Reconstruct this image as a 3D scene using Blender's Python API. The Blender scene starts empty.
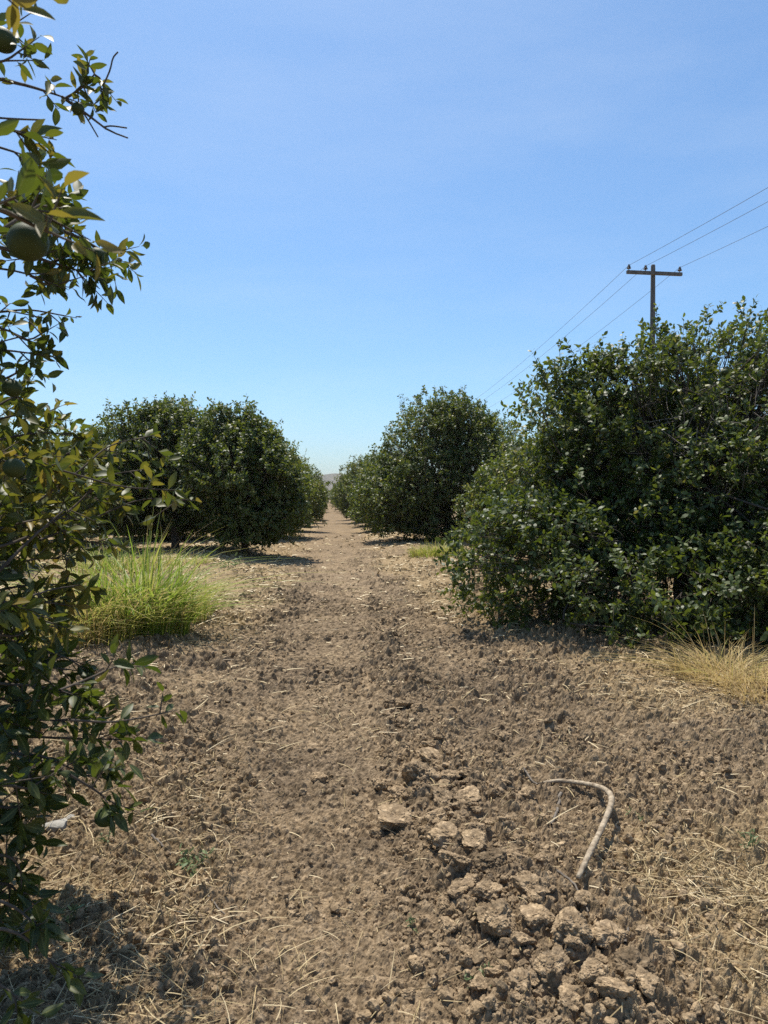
import bpy, math, random
import numpy as np
from mathutils import Vector, Matrix

SC = bpy.context.scene
COL = SC.collection
R = math.radians
F32 = np.float32

# ------------------------------------------------------------------ camera numbers
CAM_H, FPX = 1.55, 740.0
YAW, PITCH = math.atan(56 / 740), math.atan(15 / 740)


def at(px, py, Y):
    """world point on the ray through a photo pixel at distance Y along the rows"""
    x, y = (px - 384) / FPX, -(py - 512) / FPX
    fy = math.cos(PITCH) + y * math.sin(PITCH)
    fz = -math.sin(PITCH) + y * math.cos(PITCH)
    wx = x * math.cos(YAW) + fy * math.sin(YAW)
    wy = -x * math.sin(YAW) + fy * math.cos(YAW)
    s = Y / wy
    return np.array([wx * s, Y, CAM_H + fz * s])


def on_ground(px, py, lift=0.0, fine=False):
    """where the ray through a photo pixel meets the ground (or a height above it)"""
    p = at(px, py, 1.0)
    z = 0.0
    for _ in range(5):
        k = (CAM_H - z - lift) / (CAM_H - p[2])
        z = float(ground_h(np.array([p[0] * k]), np.array([k]), fine)[0])
    return np.array([p[0] * k, k])


# ------------------------------------------------------------------ noise
def _h(ix, iy, iz, seed):
    m = np.uint64(0xFFFFFFFF)
    n = (ix.astype(np.int64) * 374761393 + iy.astype(np.int64) * 668265263
         + iz.astype(np.int64) * 1442695041 + seed * 974711).astype(np.uint64) & m
    n = ((n ^ (n >> np.uint64(13))) * np.uint64(1274126177)) & m
    n = ((n ^ (n >> np.uint64(15))) * np.uint64(2246822519)) & m
    n = n ^ (n >> np.uint64(16))
    return (n & np.uint64(0xFFFFFF)).astype(np.float64) / 16777216.0


def vnoise2(x, y, seed=0):
    ix, iy = np.floor(x), np.floor(y)
    fx, fy = x - ix, y - iy
    fx = fx * fx * fx * (fx * (fx * 6 - 15) + 10)
    fy = fy * fy * fy * (fy * (fy * 6 - 15) + 10)
    z = np.zeros_like(ix)
    a, b = _h(ix, iy, z, seed), _h(ix + 1, iy, z, seed)
    c, d = _h(ix, iy + 1, z, seed), _h(ix + 1, iy + 1, z, seed)
    return ((a + (b - a) * fx) * (1 - fy) + (c + (d - c) * fx) * fy) * 2 - 1


def vnoise3(p, seed=0):
    i = np.floor(p)
    f = p - i
    f = f * f * (3 - 2 * f)
    r = 0
    for dx in (0, 1):
        for dy in (0, 1):
            for dz in (0, 1):
                w = ((f[:, 0] if dx else 1 - f[:, 0]) * (f[:, 1] if dy else 1 - f[:, 1])
                     * (f[:, 2] if dz else 1 - f[:, 2]))
                r = r + w * _h(i[:, 0] + dx, i[:, 1] + dy, i[:, 2] + dz, seed)
    return r * 2 - 1


def fbm2(x, y, o, seed=0):
    r, a = 0, 1.0
    for k in range(o):
        r = r + a * vnoise2(x * 2 ** k + k * 17.3, y * 2 ** k - k * 9.1, seed + k)
        a *= 0.5
    return r


def lumps(x, y, c, seed, keep=0.7, lo=0.25, hi=0.62):
    """field of rounded, cut-off clods, one per jittered cell"""
    wx = x + c * 0.22 * vnoise2(x / c * 2.3, y / c * 2.3, seed + 50)
    wy = y + c * 0.22 * vnoise2(x / c * 2.3 + 31, y / c * 2.3, seed + 51)
    ix, iy = np.floor(wx / c), np.floor(wy / c)
    z = np.zeros_like(ix)
    best = np.zeros_like(x)
    for dx in (-1, 0, 1):
        for dy in (-1, 0, 1):
            jx, jy = ix + dx, iy + dy
            qx = (jx + _h(jx, jy, z, seed)) * c
            qy = (jy + _h(jx, jy, z + 1, seed)) * c
            k = _h(jx, jy, z + 2, seed)
            r = c * (lo + (hi - lo) * _h(jx, jy, z + 3, seed)) * (k < keep)
            tx = (_h(jx, jy, z + 4, seed) - 0.5) * 0.9
            ty = (_h(jx, jy, z + 5, seed) - 0.5) * 0.9
            d2 = ((wx - qx) ** 2 + (wy - qy) ** 2) / np.maximum(r * r, 1e-9)
            hgt = r * np.maximum(0, 1 - d2) ** .68 * (k < keep)
            hgt = np.minimum(hgt, np.maximum(0, r * 0.72 + tx * (wx - qx) + ty * (wy - qy)))
            best = np.maximum(best, hgt)
    return best


# ------------------------------------------------------------------ ground height
def sm(a, b, t):
    t = np.clip((t - a) / (b - a), 0, 1)
    return t * t * (3 - 2 * t)


def masks(x, y):
    wob = 0.12 * vnoise2(y * 0.45, y * 0 + 3.3, 5) + 0.10 * vnoise2(x * 2, y * 1.3, 6)
    track = sm(-0.55, -0.20, x + wob) * (1 - sm(0.35, 0.72, x + wob))
    track = track * (1 - .5 * sm(2.9, 4.8, y)) * (.75 + .25 * sm(-.4, .4, vnoise2(x * 2.2, y * 1.4, 8)))
    ridge = sm(0.22, 0.45, x + wob) * (1 - sm(0.88, 1.15, x + wob)) * (1 - .55 * sm(4.6, 8.0, y)) * (1 - sm(14, 24, y))
    ridge = ridge * (0.55 + 0.45 * sm(-0.5, 0.3, vnoise2(x * 1.2, y * 1.1, 9)))
    return track, ridge


def litter_mask(x, y):
    """where dry straw lies, as opposed to bare turned soil"""
    n = 0.5 + 0.5 * fbm2(x * 0.55, y * 0.4, 3, 21)
    verge_l = sm(-0.35, -0.9, x) * (1 - sm(-4.5, -7.5, -x * -1))
    left = sm(-0.30, -1.15, x + 0.25 * vnoise2(x, y * 0.5, 71))
    right = sm(0.95, 1.9, x + 0.35 * vnoise2(x, y * 0.5, 72)) * (.55 + .45 * sm(7.5, 11, y))
    far = sm(6.5, 12, y)
    m = np.maximum(left, right) * (0.20 + 0.75 * far + 0.40 * n) * (.55 + .45 * sm(-.3, .3, vnoise2(x * 1.6, y * .9, 73) + .5 * vnoise2(x * 5, y * 3, 74)))
    corner = sm(1.0, 1.5, x) * (1 - sm(2.9, 3.6, y))
    patch = sm(1.7, 2.5, x) * sm(7.0, 6.2, y) * sm(4.3, 5.2, y)
    nearl = sm(-0.25, -0.6, x) * (1 - sm(3.4, 5.5, y)) * 0.32
    return np.clip(np.maximum.reduce([m * (0.35 + 0.9 * n), corner * 0.95, patch * 0.9, nearl]), 0, 1)


def ground_h(x, y, fine=True):
    x = np.asarray(x, float)
    y = np.asarray(y, float)
    track, ridge = masks(x, y)
    sp = 0.0020 * np.sqrt(y * y + .6)
    h = 0.05 * fbm2(x * 0.35, y * 0.22, 2, 1) * sm(0, 4, np.hypot(x, y)) + 0.018 * fbm2(x * 1.6, y * 1.6, 3, 2)
    h = h - 0.035 * track + 0.035 * ridge
    h = h + 0.10 * sm(1.2, 2.6, x) + 0.10 * sm(-1.2, -2.6, x)
    near = 1 - sm(10, 30, np.abs(y))
    if not fine:
        return h
    rough = 1 - 0.72 * track
    amp = lambda c: np.clip((c / sp - 1.2) / 2.0, 0, 1)
    pat = 0.25 + 0.75 * sm(-0.45, 0.45, vnoise2(x * 1.9, y * 1.6, 33) + .5 * vnoise2(x * 5, y * 4.5, 34))
    far = sm(3.5, 7.0, y)
    h = h + 0.45 * lumps(x, y, 0.20, 11, 0.40) * np.maximum(ridge, .55 * far * rough * pat) * amp(0.2)
    h = h + 0.70 * lumps(x, y, 0.13, 12, 0.50 + 0.1 * far) * np.maximum(0.9 * ridge, (0.45 + .45 * far) * np.maximum(rough, .55 * far) * pat * (1 + .5 * far)) * amp(0.13)
    h = h + 0.80 * lumps(x + 0.02, y, 0.080, 13, 0.72) * (0.18 + 0.8 * np.maximum(rough, .6 * far) * pat) * (1 + .55 * far) * amp(0.08)
    h = h + 0.75 * lumps(x - .013, y + .031, 0.062, 19, 0.6) * (0.1 + 0.7 * rough * (1.3 - pat)) * amp(0.06)
    h = h + 0.9 * lumps(x, y + 0.01, 0.045, 14, 0.78) * (0.16 + 0.85 * rough * (.35 + .65 * pat)) * amp(0.045)
    h = h + 1.1 * lumps(x, y, 0.027, 15, 0.78) * (0.42 + 0.58 * rough * (.4 + .6 * vnoise2(x * 4, y * 4, 36) ** 2 * 2)) * amp(0.027)
    h = h + 1.0 * lumps(x, y, 0.016, 17, 0.7) * 0.85 * amp(0.016)
    rdg = 1 - np.abs(vnoise2(x * 13 + 2 * vnoise2(x * 5, y * 5, 61), y * 13, 62))
    h = h + 0.020 * rdg ** 2 * (.25 + .75 * rough) * amp(0.06)
    h = h + 0.012 * fbm2(x * 9, y * 9, 3, 16) * (.3 + .7 * rough) * amp(0.1)
    h = h + 0.007 * fbm2(x * 38, y * 38, 3, 18) * amp(0.025)
    return h


# ------------------------------------------------------------------ objects
def link(o, parent=None):
    COL.objects.link(o)
    if parent is not None:
        o.parent = parent
    return o


def tag(o, label=None, cat=None, group=None, kind=None):
    if label:
        o['label'] = label
    if cat:
        o['category'] = cat
    if group:
        o['group'] = group
    if kind:
        o['kind'] = kind
    return o


def empty(name, loc):
    o = bpy.data.objects.new(name, None)
    o.empty_display_size = 0.2
    o.location = loc
    return link(o)


def mesh_from(name, V, polys, mat, attr=None, smooth=False):
    """polys: list of (n,k) index arrays; attr: per-vertex float 'var'"""
    me = bpy.data.meshes.new(name)
    V = np.ascontiguousarray(V, F32)
    me.vertices.add(len(V))
    me.vertices.foreach_set('co', V.ravel())
    idx = np.concatenate([p.ravel() for p in polys]).astype(np.int32)
    tot = np.concatenate([np.full(len(p), p.shape[1], np.int32) for p in polys])
    st = np.concatenate([[0], np.cumsum(tot)[:-1]]).astype(np.int32)
    me.loops.add(len(idx))
    me.loops.foreach_set('vertex_index', idx)
    me.polygons.add(len(tot))
    me.polygons.foreach_set('loop_start', st)
    me.polygons.foreach_set('loop_total', tot)
    me.polygons.foreach_set('use_smooth', np.full(len(tot), smooth, bool))
    me.update(calc_edges=True)
    if attr is not None:
        for k, v in (attr.items() if isinstance(attr, dict) else (('var', attr),)):
            a = me.attributes.new(k, 'FLOAT', 'POINT')
            a.data.foreach_set('value', np.ascontiguousarray(v, F32))
    me.materials.append(mat)
    return me


def obj(name, me, parent=None, loc=(0, 0, 0)):
    o = bpy.data.objects.new(name, me)
    o.location = loc
    return link(o, parent)


# ------------------------------------------------------------------ materials
def new_mat(name):
    m = bpy.data.materials.new(name)
    m.use_nodes = True
    nt = m.node_tree
    nt.nodes.clear()
    out = nt.nodes.new('ShaderNodeOutputMaterial')
    return m, nt, nt.nodes, nt.links, out


def ramp(nt, stops, fac=None, interp='LINEAR'):
    n = nt.nodes.new('ShaderNodeValToRGB')
    n.color_ramp.interpolation = interp
    e = n.color_ramp.elements
    while len(e) < len(stops):
        e.new(0.5)
    for el, (p, c) in zip(e, stops):
        el.position = p
        el.color = (*c, 1)
    if fac is not None:
        nt.links.new(fac, n.inputs['Fac'])
    return n


def noise_node(nt, scale, detail=4, rough=0.55, coord='Object', vec=None):
    n = nt.nodes.new('ShaderNodeTexNoise')
    n.inputs['Scale'].default_value = scale
    n.inputs['Detail'].default_value = detail
    n.inputs['Roughness'].default_value = rough
    if vec is None:
        t = nt.nodes.new('ShaderNodeTexCoord')
        vec = t.outputs[coord]
    nt.links.new(vec, n.inputs['Vector'])
    return n


def mixc(nt, a, b, fac, mode='MIX'):
    n = nt.nodes.new('ShaderNodeMix')
    n.data_type = 'RGBA'
    n.blend_type = mode
    for k, v in ((6, a), (7, b), (0, fac)):
        if isinstance(v, (int, float)):
            n.inputs[k].default_value = v
        elif isinstance(v, tuple):
            n.inputs[k].default_value = (*v, 1)
        else:
            nt.links.new(v, n.inputs[k])
    return n.outputs[2]


def bsdf(nt, color, rough=0.6, spec=0.5, normal=None):
    b = nt.nodes.new('ShaderNodeBsdfPrincipled')
    if isinstance(color, tuple):
        b.inputs['Base Color'].default_value = (*color, 1)
    else:
        nt.links.new(color, b.inputs['Base Color'])
    b.inputs['Roughness'].default_value = rough
    b.inputs['Specular IOR Level'].default_value = spec
    if normal is not None:
        nt.links.new(normal, b.inputs['Normal'])
    return b


def bump(nt, height, strength=0.4, dist=0.01):
    n = nt.nodes.new('ShaderNodeBump')
    n.inputs['Strength'].default_value = strength
    n.inputs['Distance'].default_value = dist
    nt.links.new(height, n.inputs['Height'])
    return n.outputs['Normal']


def attr_node(nt, name='var'):
    a = nt.nodes.new('ShaderNodeAttribute')
    a.attribute_name = name
    return a.outputs['Fac']


def soil_mat(name, litter=False, lift=1.0, sc=(26, 190), dist=.006):
    m, nt, N, L, out = new_mat(name)
    s = lift
    dark, mid, pale = (0.088 * s, 0.064 * s, 0.039 * s), (0.202 * s, 0.150 * s, 0.093 * s), (0.38 * s, 0.292 * s, 0.190 * s)
    n1 = noise_node(nt, 1.3, 5, 0.6)
    n2 = noise_node(nt, sc[0], 6, 0.65)
    n3 = noise_node(nt, sc[1], 3, 0.6)
    c = ramp(nt, [(0.30, dark), (0.5, mid), (0.72, pale)], n2.outputs['Fac']).outputs['Color']
    g = ramp(nt, [(0.33, (0.74, 0.73, 0.74)), (0.66, (1.16, 1.14, 1.10))], n1.outputs['Fac']).outputs['Color']
    c = mixc(nt, c, g, 1.0, 'MULTIPLY')
    g3 = ramp(nt, [(0.32, (0.70, 0.68, 0.67)), (0.60, (1.12, 1.12, 1.12))], n3.outputs['Fac']).outputs['Color']
    c = mixc(nt, c, g3, 0.8, 'MULTIPLY')
    if litter:
        ln = noise_node(nt, 70, 4, 0.7)
        lm = N.new('ShaderNodeMath')
        lm.operation = 'MULTIPLY_ADD'
        L.new(attr_node(nt, 'litter'), lm.inputs[0])
        lm.inputs[1].default_value = 0.75
        L.new(ln.outputs['Fac'], lm.inputs[2])
        lf = ramp(nt, [(0.56, (0, 0, 0)), (1.02, (0.50, 0.50, 0.50))], lm.outputs[0]).outputs['Color']
        straw = ramp(nt, [(0.3, (0.20, 0.140, 0.072)), (0.7, (0.46, 0.345, 0.185))], n3.outputs['Fac']).outputs['Color']
        c = mixc(nt, c, straw, lf)
    if not litter:                       # every clod is its own shade of soil
        oi = N.new('ShaderNodeObjectInfo')
        ow = ramp(nt, [(0, (.86, .855, .85)), (1, (1.08, 1.075, 1.06))], oi.outputs['Random']).outputs['Color']
        c = mixc(nt, c, ow, 1.0, 'MULTIPLY')
    h = mixc(nt, n2.outputs['Fac'], n3.outputs['Fac'], 0.45)
    b = bsdf(nt, c, 0.95, 0.15, bump(nt, h, 0.7, dist))
    L.new(b.outputs[0], out.inputs['Surface'])
    return m


def leaf_mat(name, stops, transl, rough=0.38, tmix=0.22, spec=0.5):
    m, nt, N, L, out = new_mat(name)
    v = attr_node(nt)
    c = ramp(nt, stops, v).outputs['Color']
    n = noise_node(nt, 45, 2)
    g = ramp(nt, [(0.3, (0.75, 0.75, 0.75)), (0.7, (1.2, 1.2, 1.2))], n.outputs['Fac']).outputs['Color']
    c = mixc(nt, c, g, 0.6, 'MULTIPLY')
    rb = ramp(nt, [(.80, (0, 0, 0)), (.97, (.75, .75, .75))], attr_node(nt, 'rib')).outputs['Color']
    c = mixc(nt, c, (.19, .20, .07), rb)
    b = bsdf(nt, c, rough, spec)
    t = N.new('ShaderNodeBsdfTranslucent')
    L.new(ramp(nt, transl, v).outputs['Color'], t.inputs['Color'])
    mx = N.new('ShaderNodeMixShader')
    mx.inputs[0].default_value = tmix
    L.new(b.outputs[0], mx.inputs[1])
    L.new(t.outputs[0], mx.inputs[2])
    L.new(mx.outputs[0], out.inputs['Surface'])
    return m


def plain_mat(name, c0, c1, scale=20, rough=0.8, spec=0.3, stretch=None, bmp=0.3):
    m, nt, N, L, out = new_mat(name)
    t = N.new('ShaderNodeTexCoord')
    vec = t.outputs['Object']
    if stretch:
        mp = N.new('ShaderNodeMapping')
        mp.inputs['Scale'].default_value = stretch
        L.new(vec, mp.inputs['Vector'])
        vec = mp.outputs[0]
    n = noise_node(nt, scale, 5, 0.6, vec=vec)
    c = ramp(nt, [(0.3, c0), (0.7, c1)], n.outputs['Fac']).outputs['Color']
    b = bsdf(nt, c, rough, spec, bump(nt, n.outputs['Fac'], bmp, 0.01))
    L.new(b.outputs[0], out.inputs['Surface'])
    return m


def var_mat(name, stops, rough=0.7, spec=0.3, tmix=0.0):
    m, nt, N, L, out = new_mat(name)
    c = ramp(nt, stops, attr_node(nt)).outputs['Color']
    b = bsdf(nt, c, rough, spec)
    if tmix:
        t = N.new('ShaderNodeBsdfTranslucent')
        L.new(c, t.inputs['Color'])
        mx = N.new('ShaderNodeMixShader')
        mx.inputs[0].default_value = tmix
        L.new(b.outputs[0], mx.inputs[1])
        L.new(t.outputs[0], mx.inputs[2])
        L.new(mx.outputs[0], out.inputs['Surface'])
    else:
        L.new(b.outputs[0], out.inputs['Surface'])
    return m


M_SOIL = soil_mat('tilled_soil', litter=True)
M_CLOD = soil_mat('dry_clod', lift=1.30, sc=(3.6, 24), dist=.003)
M_CLOD_PALE = soil_mat('pale_dusty_clod', lift=1.42, sc=(3.6, 24), dist=.003)
M_CLOD_DARK = soil_mat('dark_clod', lift=.85, sc=(3.6, 24), dist=.003)
M_CRUMB = soil_mat('soil_crumb', lift=1.15)
M_LEAF = leaf_mat('citrus_leaf',
                  [(0.0, (0.0250, 0.0440, 0.0104)), (0.45, (0.0560, 0.0840, 0.0185)), (0.8, (0.1120, 0.1400, 0.0310)), (1.0, (0.2640, 0.2240, 0.0800))],
                  [(0.0, (0.1120, 0.1600, 0.0144)), (0.6, (0.2400, 0.3040, 0.0320)), (1.0, (0.4400, 0.4000, 0.0800))], rough=.50, tmix=.24, spec=.40)
M_LEAF_NEAR = leaf_mat('citrus_leaf_close',
                       [(0.0, (0.0240, 0.0400, 0.0112)), (0.45, (0.0480, 0.0680, 0.0160)), (0.8, (0.0880, 0.1000, 0.0224)), (1.0, (0.1920, 0.1400, 0.0280))],
                       [(0.0, (0.0560, 0.0960, 0.0096)), (0.6, (0.1360, 0.1760, 0.0160)), (1.0, (0.3680, 0.2880, 0.0400))], rough=0.5, tmix=0.32, spec=.4)
M_BARK = plain_mat('citrus_bark', (0.0440, 0.0360, 0.0288), (0.1200, 0.1000, 0.0800), 18, 0.9, 0.2, (1, 1, 0.25))
M_TWIG = plain_mat('dry_twig_bark', (0.0800, 0.0680, 0.0560), (0.1920, 0.1680, 0.1400), 25, 0.85, 0.2)
M_STRAW = var_mat('dry_straw', [(0, (0.1680, 0.1176, 0.0588)), (0.5, (0.4200, 0.3192, 0.1596)), (1, (0.6720, 0.5544, 0.3528))], 0.6, 0.35, 0.1)
M_GRASS = var_mat('grass_blade', [(0, (0.115, 0.200, 0.0230)), (0.35, (0.260, 0.350, 0.045)), (0.65, (0.44, 0.39, 0.11)), (1, (0.50, 0.37, 0.17))], 0.5, 0.4, 0.45)
M_FRUIT = plain_mat('green_citrus_peel', (0.0255, 0.0408, 0.0102), (0.0425, 0.0595, 0.0136), 60, 0.6, 0.3, None, 0.14)
M_WOOD = plain_mat('weathered_pole', (0.075, 0.072, 0.068), (0.180, 0.172, 0.160), 9, 0.9, 0.2, (1, 1, 0.12))
M_INS = plain_mat('brown_glazed_insulator', (0.03, 0.022, 0.02), (0.05, 0.038, 0.032), 10, 0.25, 0.5, None, 0.0)
M_WIRE = plain_mat('aluminium_wire', (0.0560, 0.0560, 0.0600), (0.0880, 0.0880, 0.0920), 4, 0.5, 0.4, None, 0.0)
M_STICK = plain_mat('bleached_stick', (0.1640, 0.1230, 0.0820), (0.4264, 0.3526, 0.2542), 34, 0.85, 0.2, (1, 1, 1), 0.8)
M_ROCK = plain_mat('pale_stone', (0.20, 0.185, 0.16), (0.37, 0.35, 0.305), 24, 0.85, 0.3)
M_HILL = plain_mat('scrub_hillside', (0.0750, 0.0825, 0.0638), (0.1725, 0.1575, 0.1237), 0.03, 1.0, 0.1, None, 0.0)

# ------------------------------------------------------------------ geometry kit
LEAF_LO_V = np.array([[0, 0, 0], [-.40, .30, .07], [.40, .30, .07], [-.42, .64, .04], [.42, .64, .04], [0, 1, -.14]], float)
LEAF_LO_F = np.array([[0, 2, 1], [1, 2, 4], [1, 4, 3], [3, 4, 5]])


def leaf_hi():
    ts = [0, .09, .25, .45, .65, .83, .94, 1.0]
    ws = [0.03, .05, .36, .50, .45, .26, .10, 0]
    V, Fq, Ft = [], [], []
    for t, w in zip(ts, ws):
        z = -0.16 * t * t
        V += [[-w, t, z + w * .28], [0, t, z], [w, t, z + w * .28]]
    for i in range(len(ts) - 1):
        a, b = 3 * i, 3 * i + 3
        Fq += [[a, a + 1, b + 1, b], [a + 1, a + 2, b + 2, b + 1]]
    return np.array(V, float), np.array(Fq)


LEAF_HI_V, LEAF_HI_F = leaf_hi()


def unit(v):
    return v / np.maximum(np.linalg.norm(v, axis=-1, keepdims=True), 1e-9)


def stamp(tv, tf, pos, dirs, nrm, length, width):
    """copies of a template (x width, y along, z normal) at every frame"""
    side = unit(np.cross(dirs, nrm))
    nrm = np.cross(side, dirs)
    V = (pos[:, None, :] + tv[None, :, 0:1] * (side * width[:, None])[:, None, :]
         + tv[None, :, 1:2] * (dirs * length[:, None])[:, None, :]
         + tv[None, :, 2:3] * (nrm * width[:, None])[:, None, :])
    n, k = len(pos), len(tv)
    Fi = (tf[None] + (np.arange(n) * k)[:, None, None]).reshape(-1, tf.shape[1])
    return V.reshape(-1, 3), Fi


def tubes_batch(P, Rd, k=3):
    """P (N,n,3), Rd (N,n): many thin tubes as one vertex/face set"""
    N_, n = P.shape[:2]
    T = np.gradient(P, axis=1)
    T = unit(T)
    ref = np.where(np.abs(T[:, :1, 2:3]) > 0.9, np.array([1.0, 0, 0]), np.array([0, 0, 1.0]))
    A = unit(np.cross(T, np.broadcast_to(ref, T.shape)))
    B = np.cross(T, A)
    ang = np.arange(k) * 2 * math.pi / k
    V = (P[:, :, None, :] + (A[:, :, None, :] * np.cos(ang)[None, None, :, None]
                             + B[:, :, None, :] * np.sin(ang)[None, None, :, None]) * Rd[:, :, None, None])
    i = np.arange(n - 1)[:, None] * k
    j = np.arange(k)[None]
    q = np.stack([i + j, i + (j + 1) % k, i + k + (j + 1) % k, i + k + j], -1).reshape(-1, 4)
    Fi = (q[None] + (np.arange(N_) * n * k)[:, None, None]).reshape(-1, 4)
    return V.reshape(-1, 3), Fi


def merge(parts):
    Vs, Fs, o = [], [], 0
    for V, Fa in parts:
        Vs.append(V)
        Fs.append(Fa + o)
        o += len(V)
    return np.concatenate(Vs), Fs


def curve(pts, n):
    """Catmull-Rom resample"""
    p = np.asarray(pts, float)
    p = np.vstack([2 * p[0] - p[1], p, 2 * p[-1] - p[-2]])
    m = len(p) - 3
    t = np.linspace(0, m - 1e-6, n)
    i = t.astype(int)
    f = (t - i)[:, None]
    a, b, c, d = p[i], p[i + 1], p[i + 2], p[i + 3]
    return 0.5 * (2 * b + (c - a) * f + (2 * a - 5 * b + 4 * c - d) * f ** 2 + (3 * b - a - 3 * c + d) * f ** 3)


def leaves_on(rng, base, tdir, tlen, n, llen, spread=0.95, up=0.6, t0=0.2):
    """leaf frames along many straight twigs -> pos, dir, normal, length, twig index"""
    N_ = len(base)
    tw = np.repeat(np.arange(N_), n)
    M_ = len(tw)
    t = np.tile(np.linspace(t0, 1.0, n), N_) + rng.normal(0, 0.04, M_)
    d, L = tdir[tw], tlen[tw]
    pos = base[tw] + d * (t * L)[:, None]
    a = unit(np.cross(d, unit(rng.normal(size=(N_, 3)))[tw]))
    b = np.cross(d, a)
    ph = np.tile(np.arange(n) * 2.4, N_) + np.repeat(rng.uniform(0, 6.28, N_), n) + rng.normal(0, .3, M_)
    rad = a * np.cos(ph)[:, None] + b * np.sin(ph)[:, None]
    ld = unit(d * rng.uniform(0.25, 0.9, M_)[:, None] + rad * spread + np.array([0, 0, -.12]) + rng.normal(0, .22, (M_, 3)))
    nr = unit(np.array([0, 0, up]) + d * 0.45 + rng.normal(0, .8, (M_, 3)))
    ll = llen * np.clip(rng.normal(1, .2, M_), .5, 1.45)
    return pos, ld, nr, ll, tw


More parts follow.
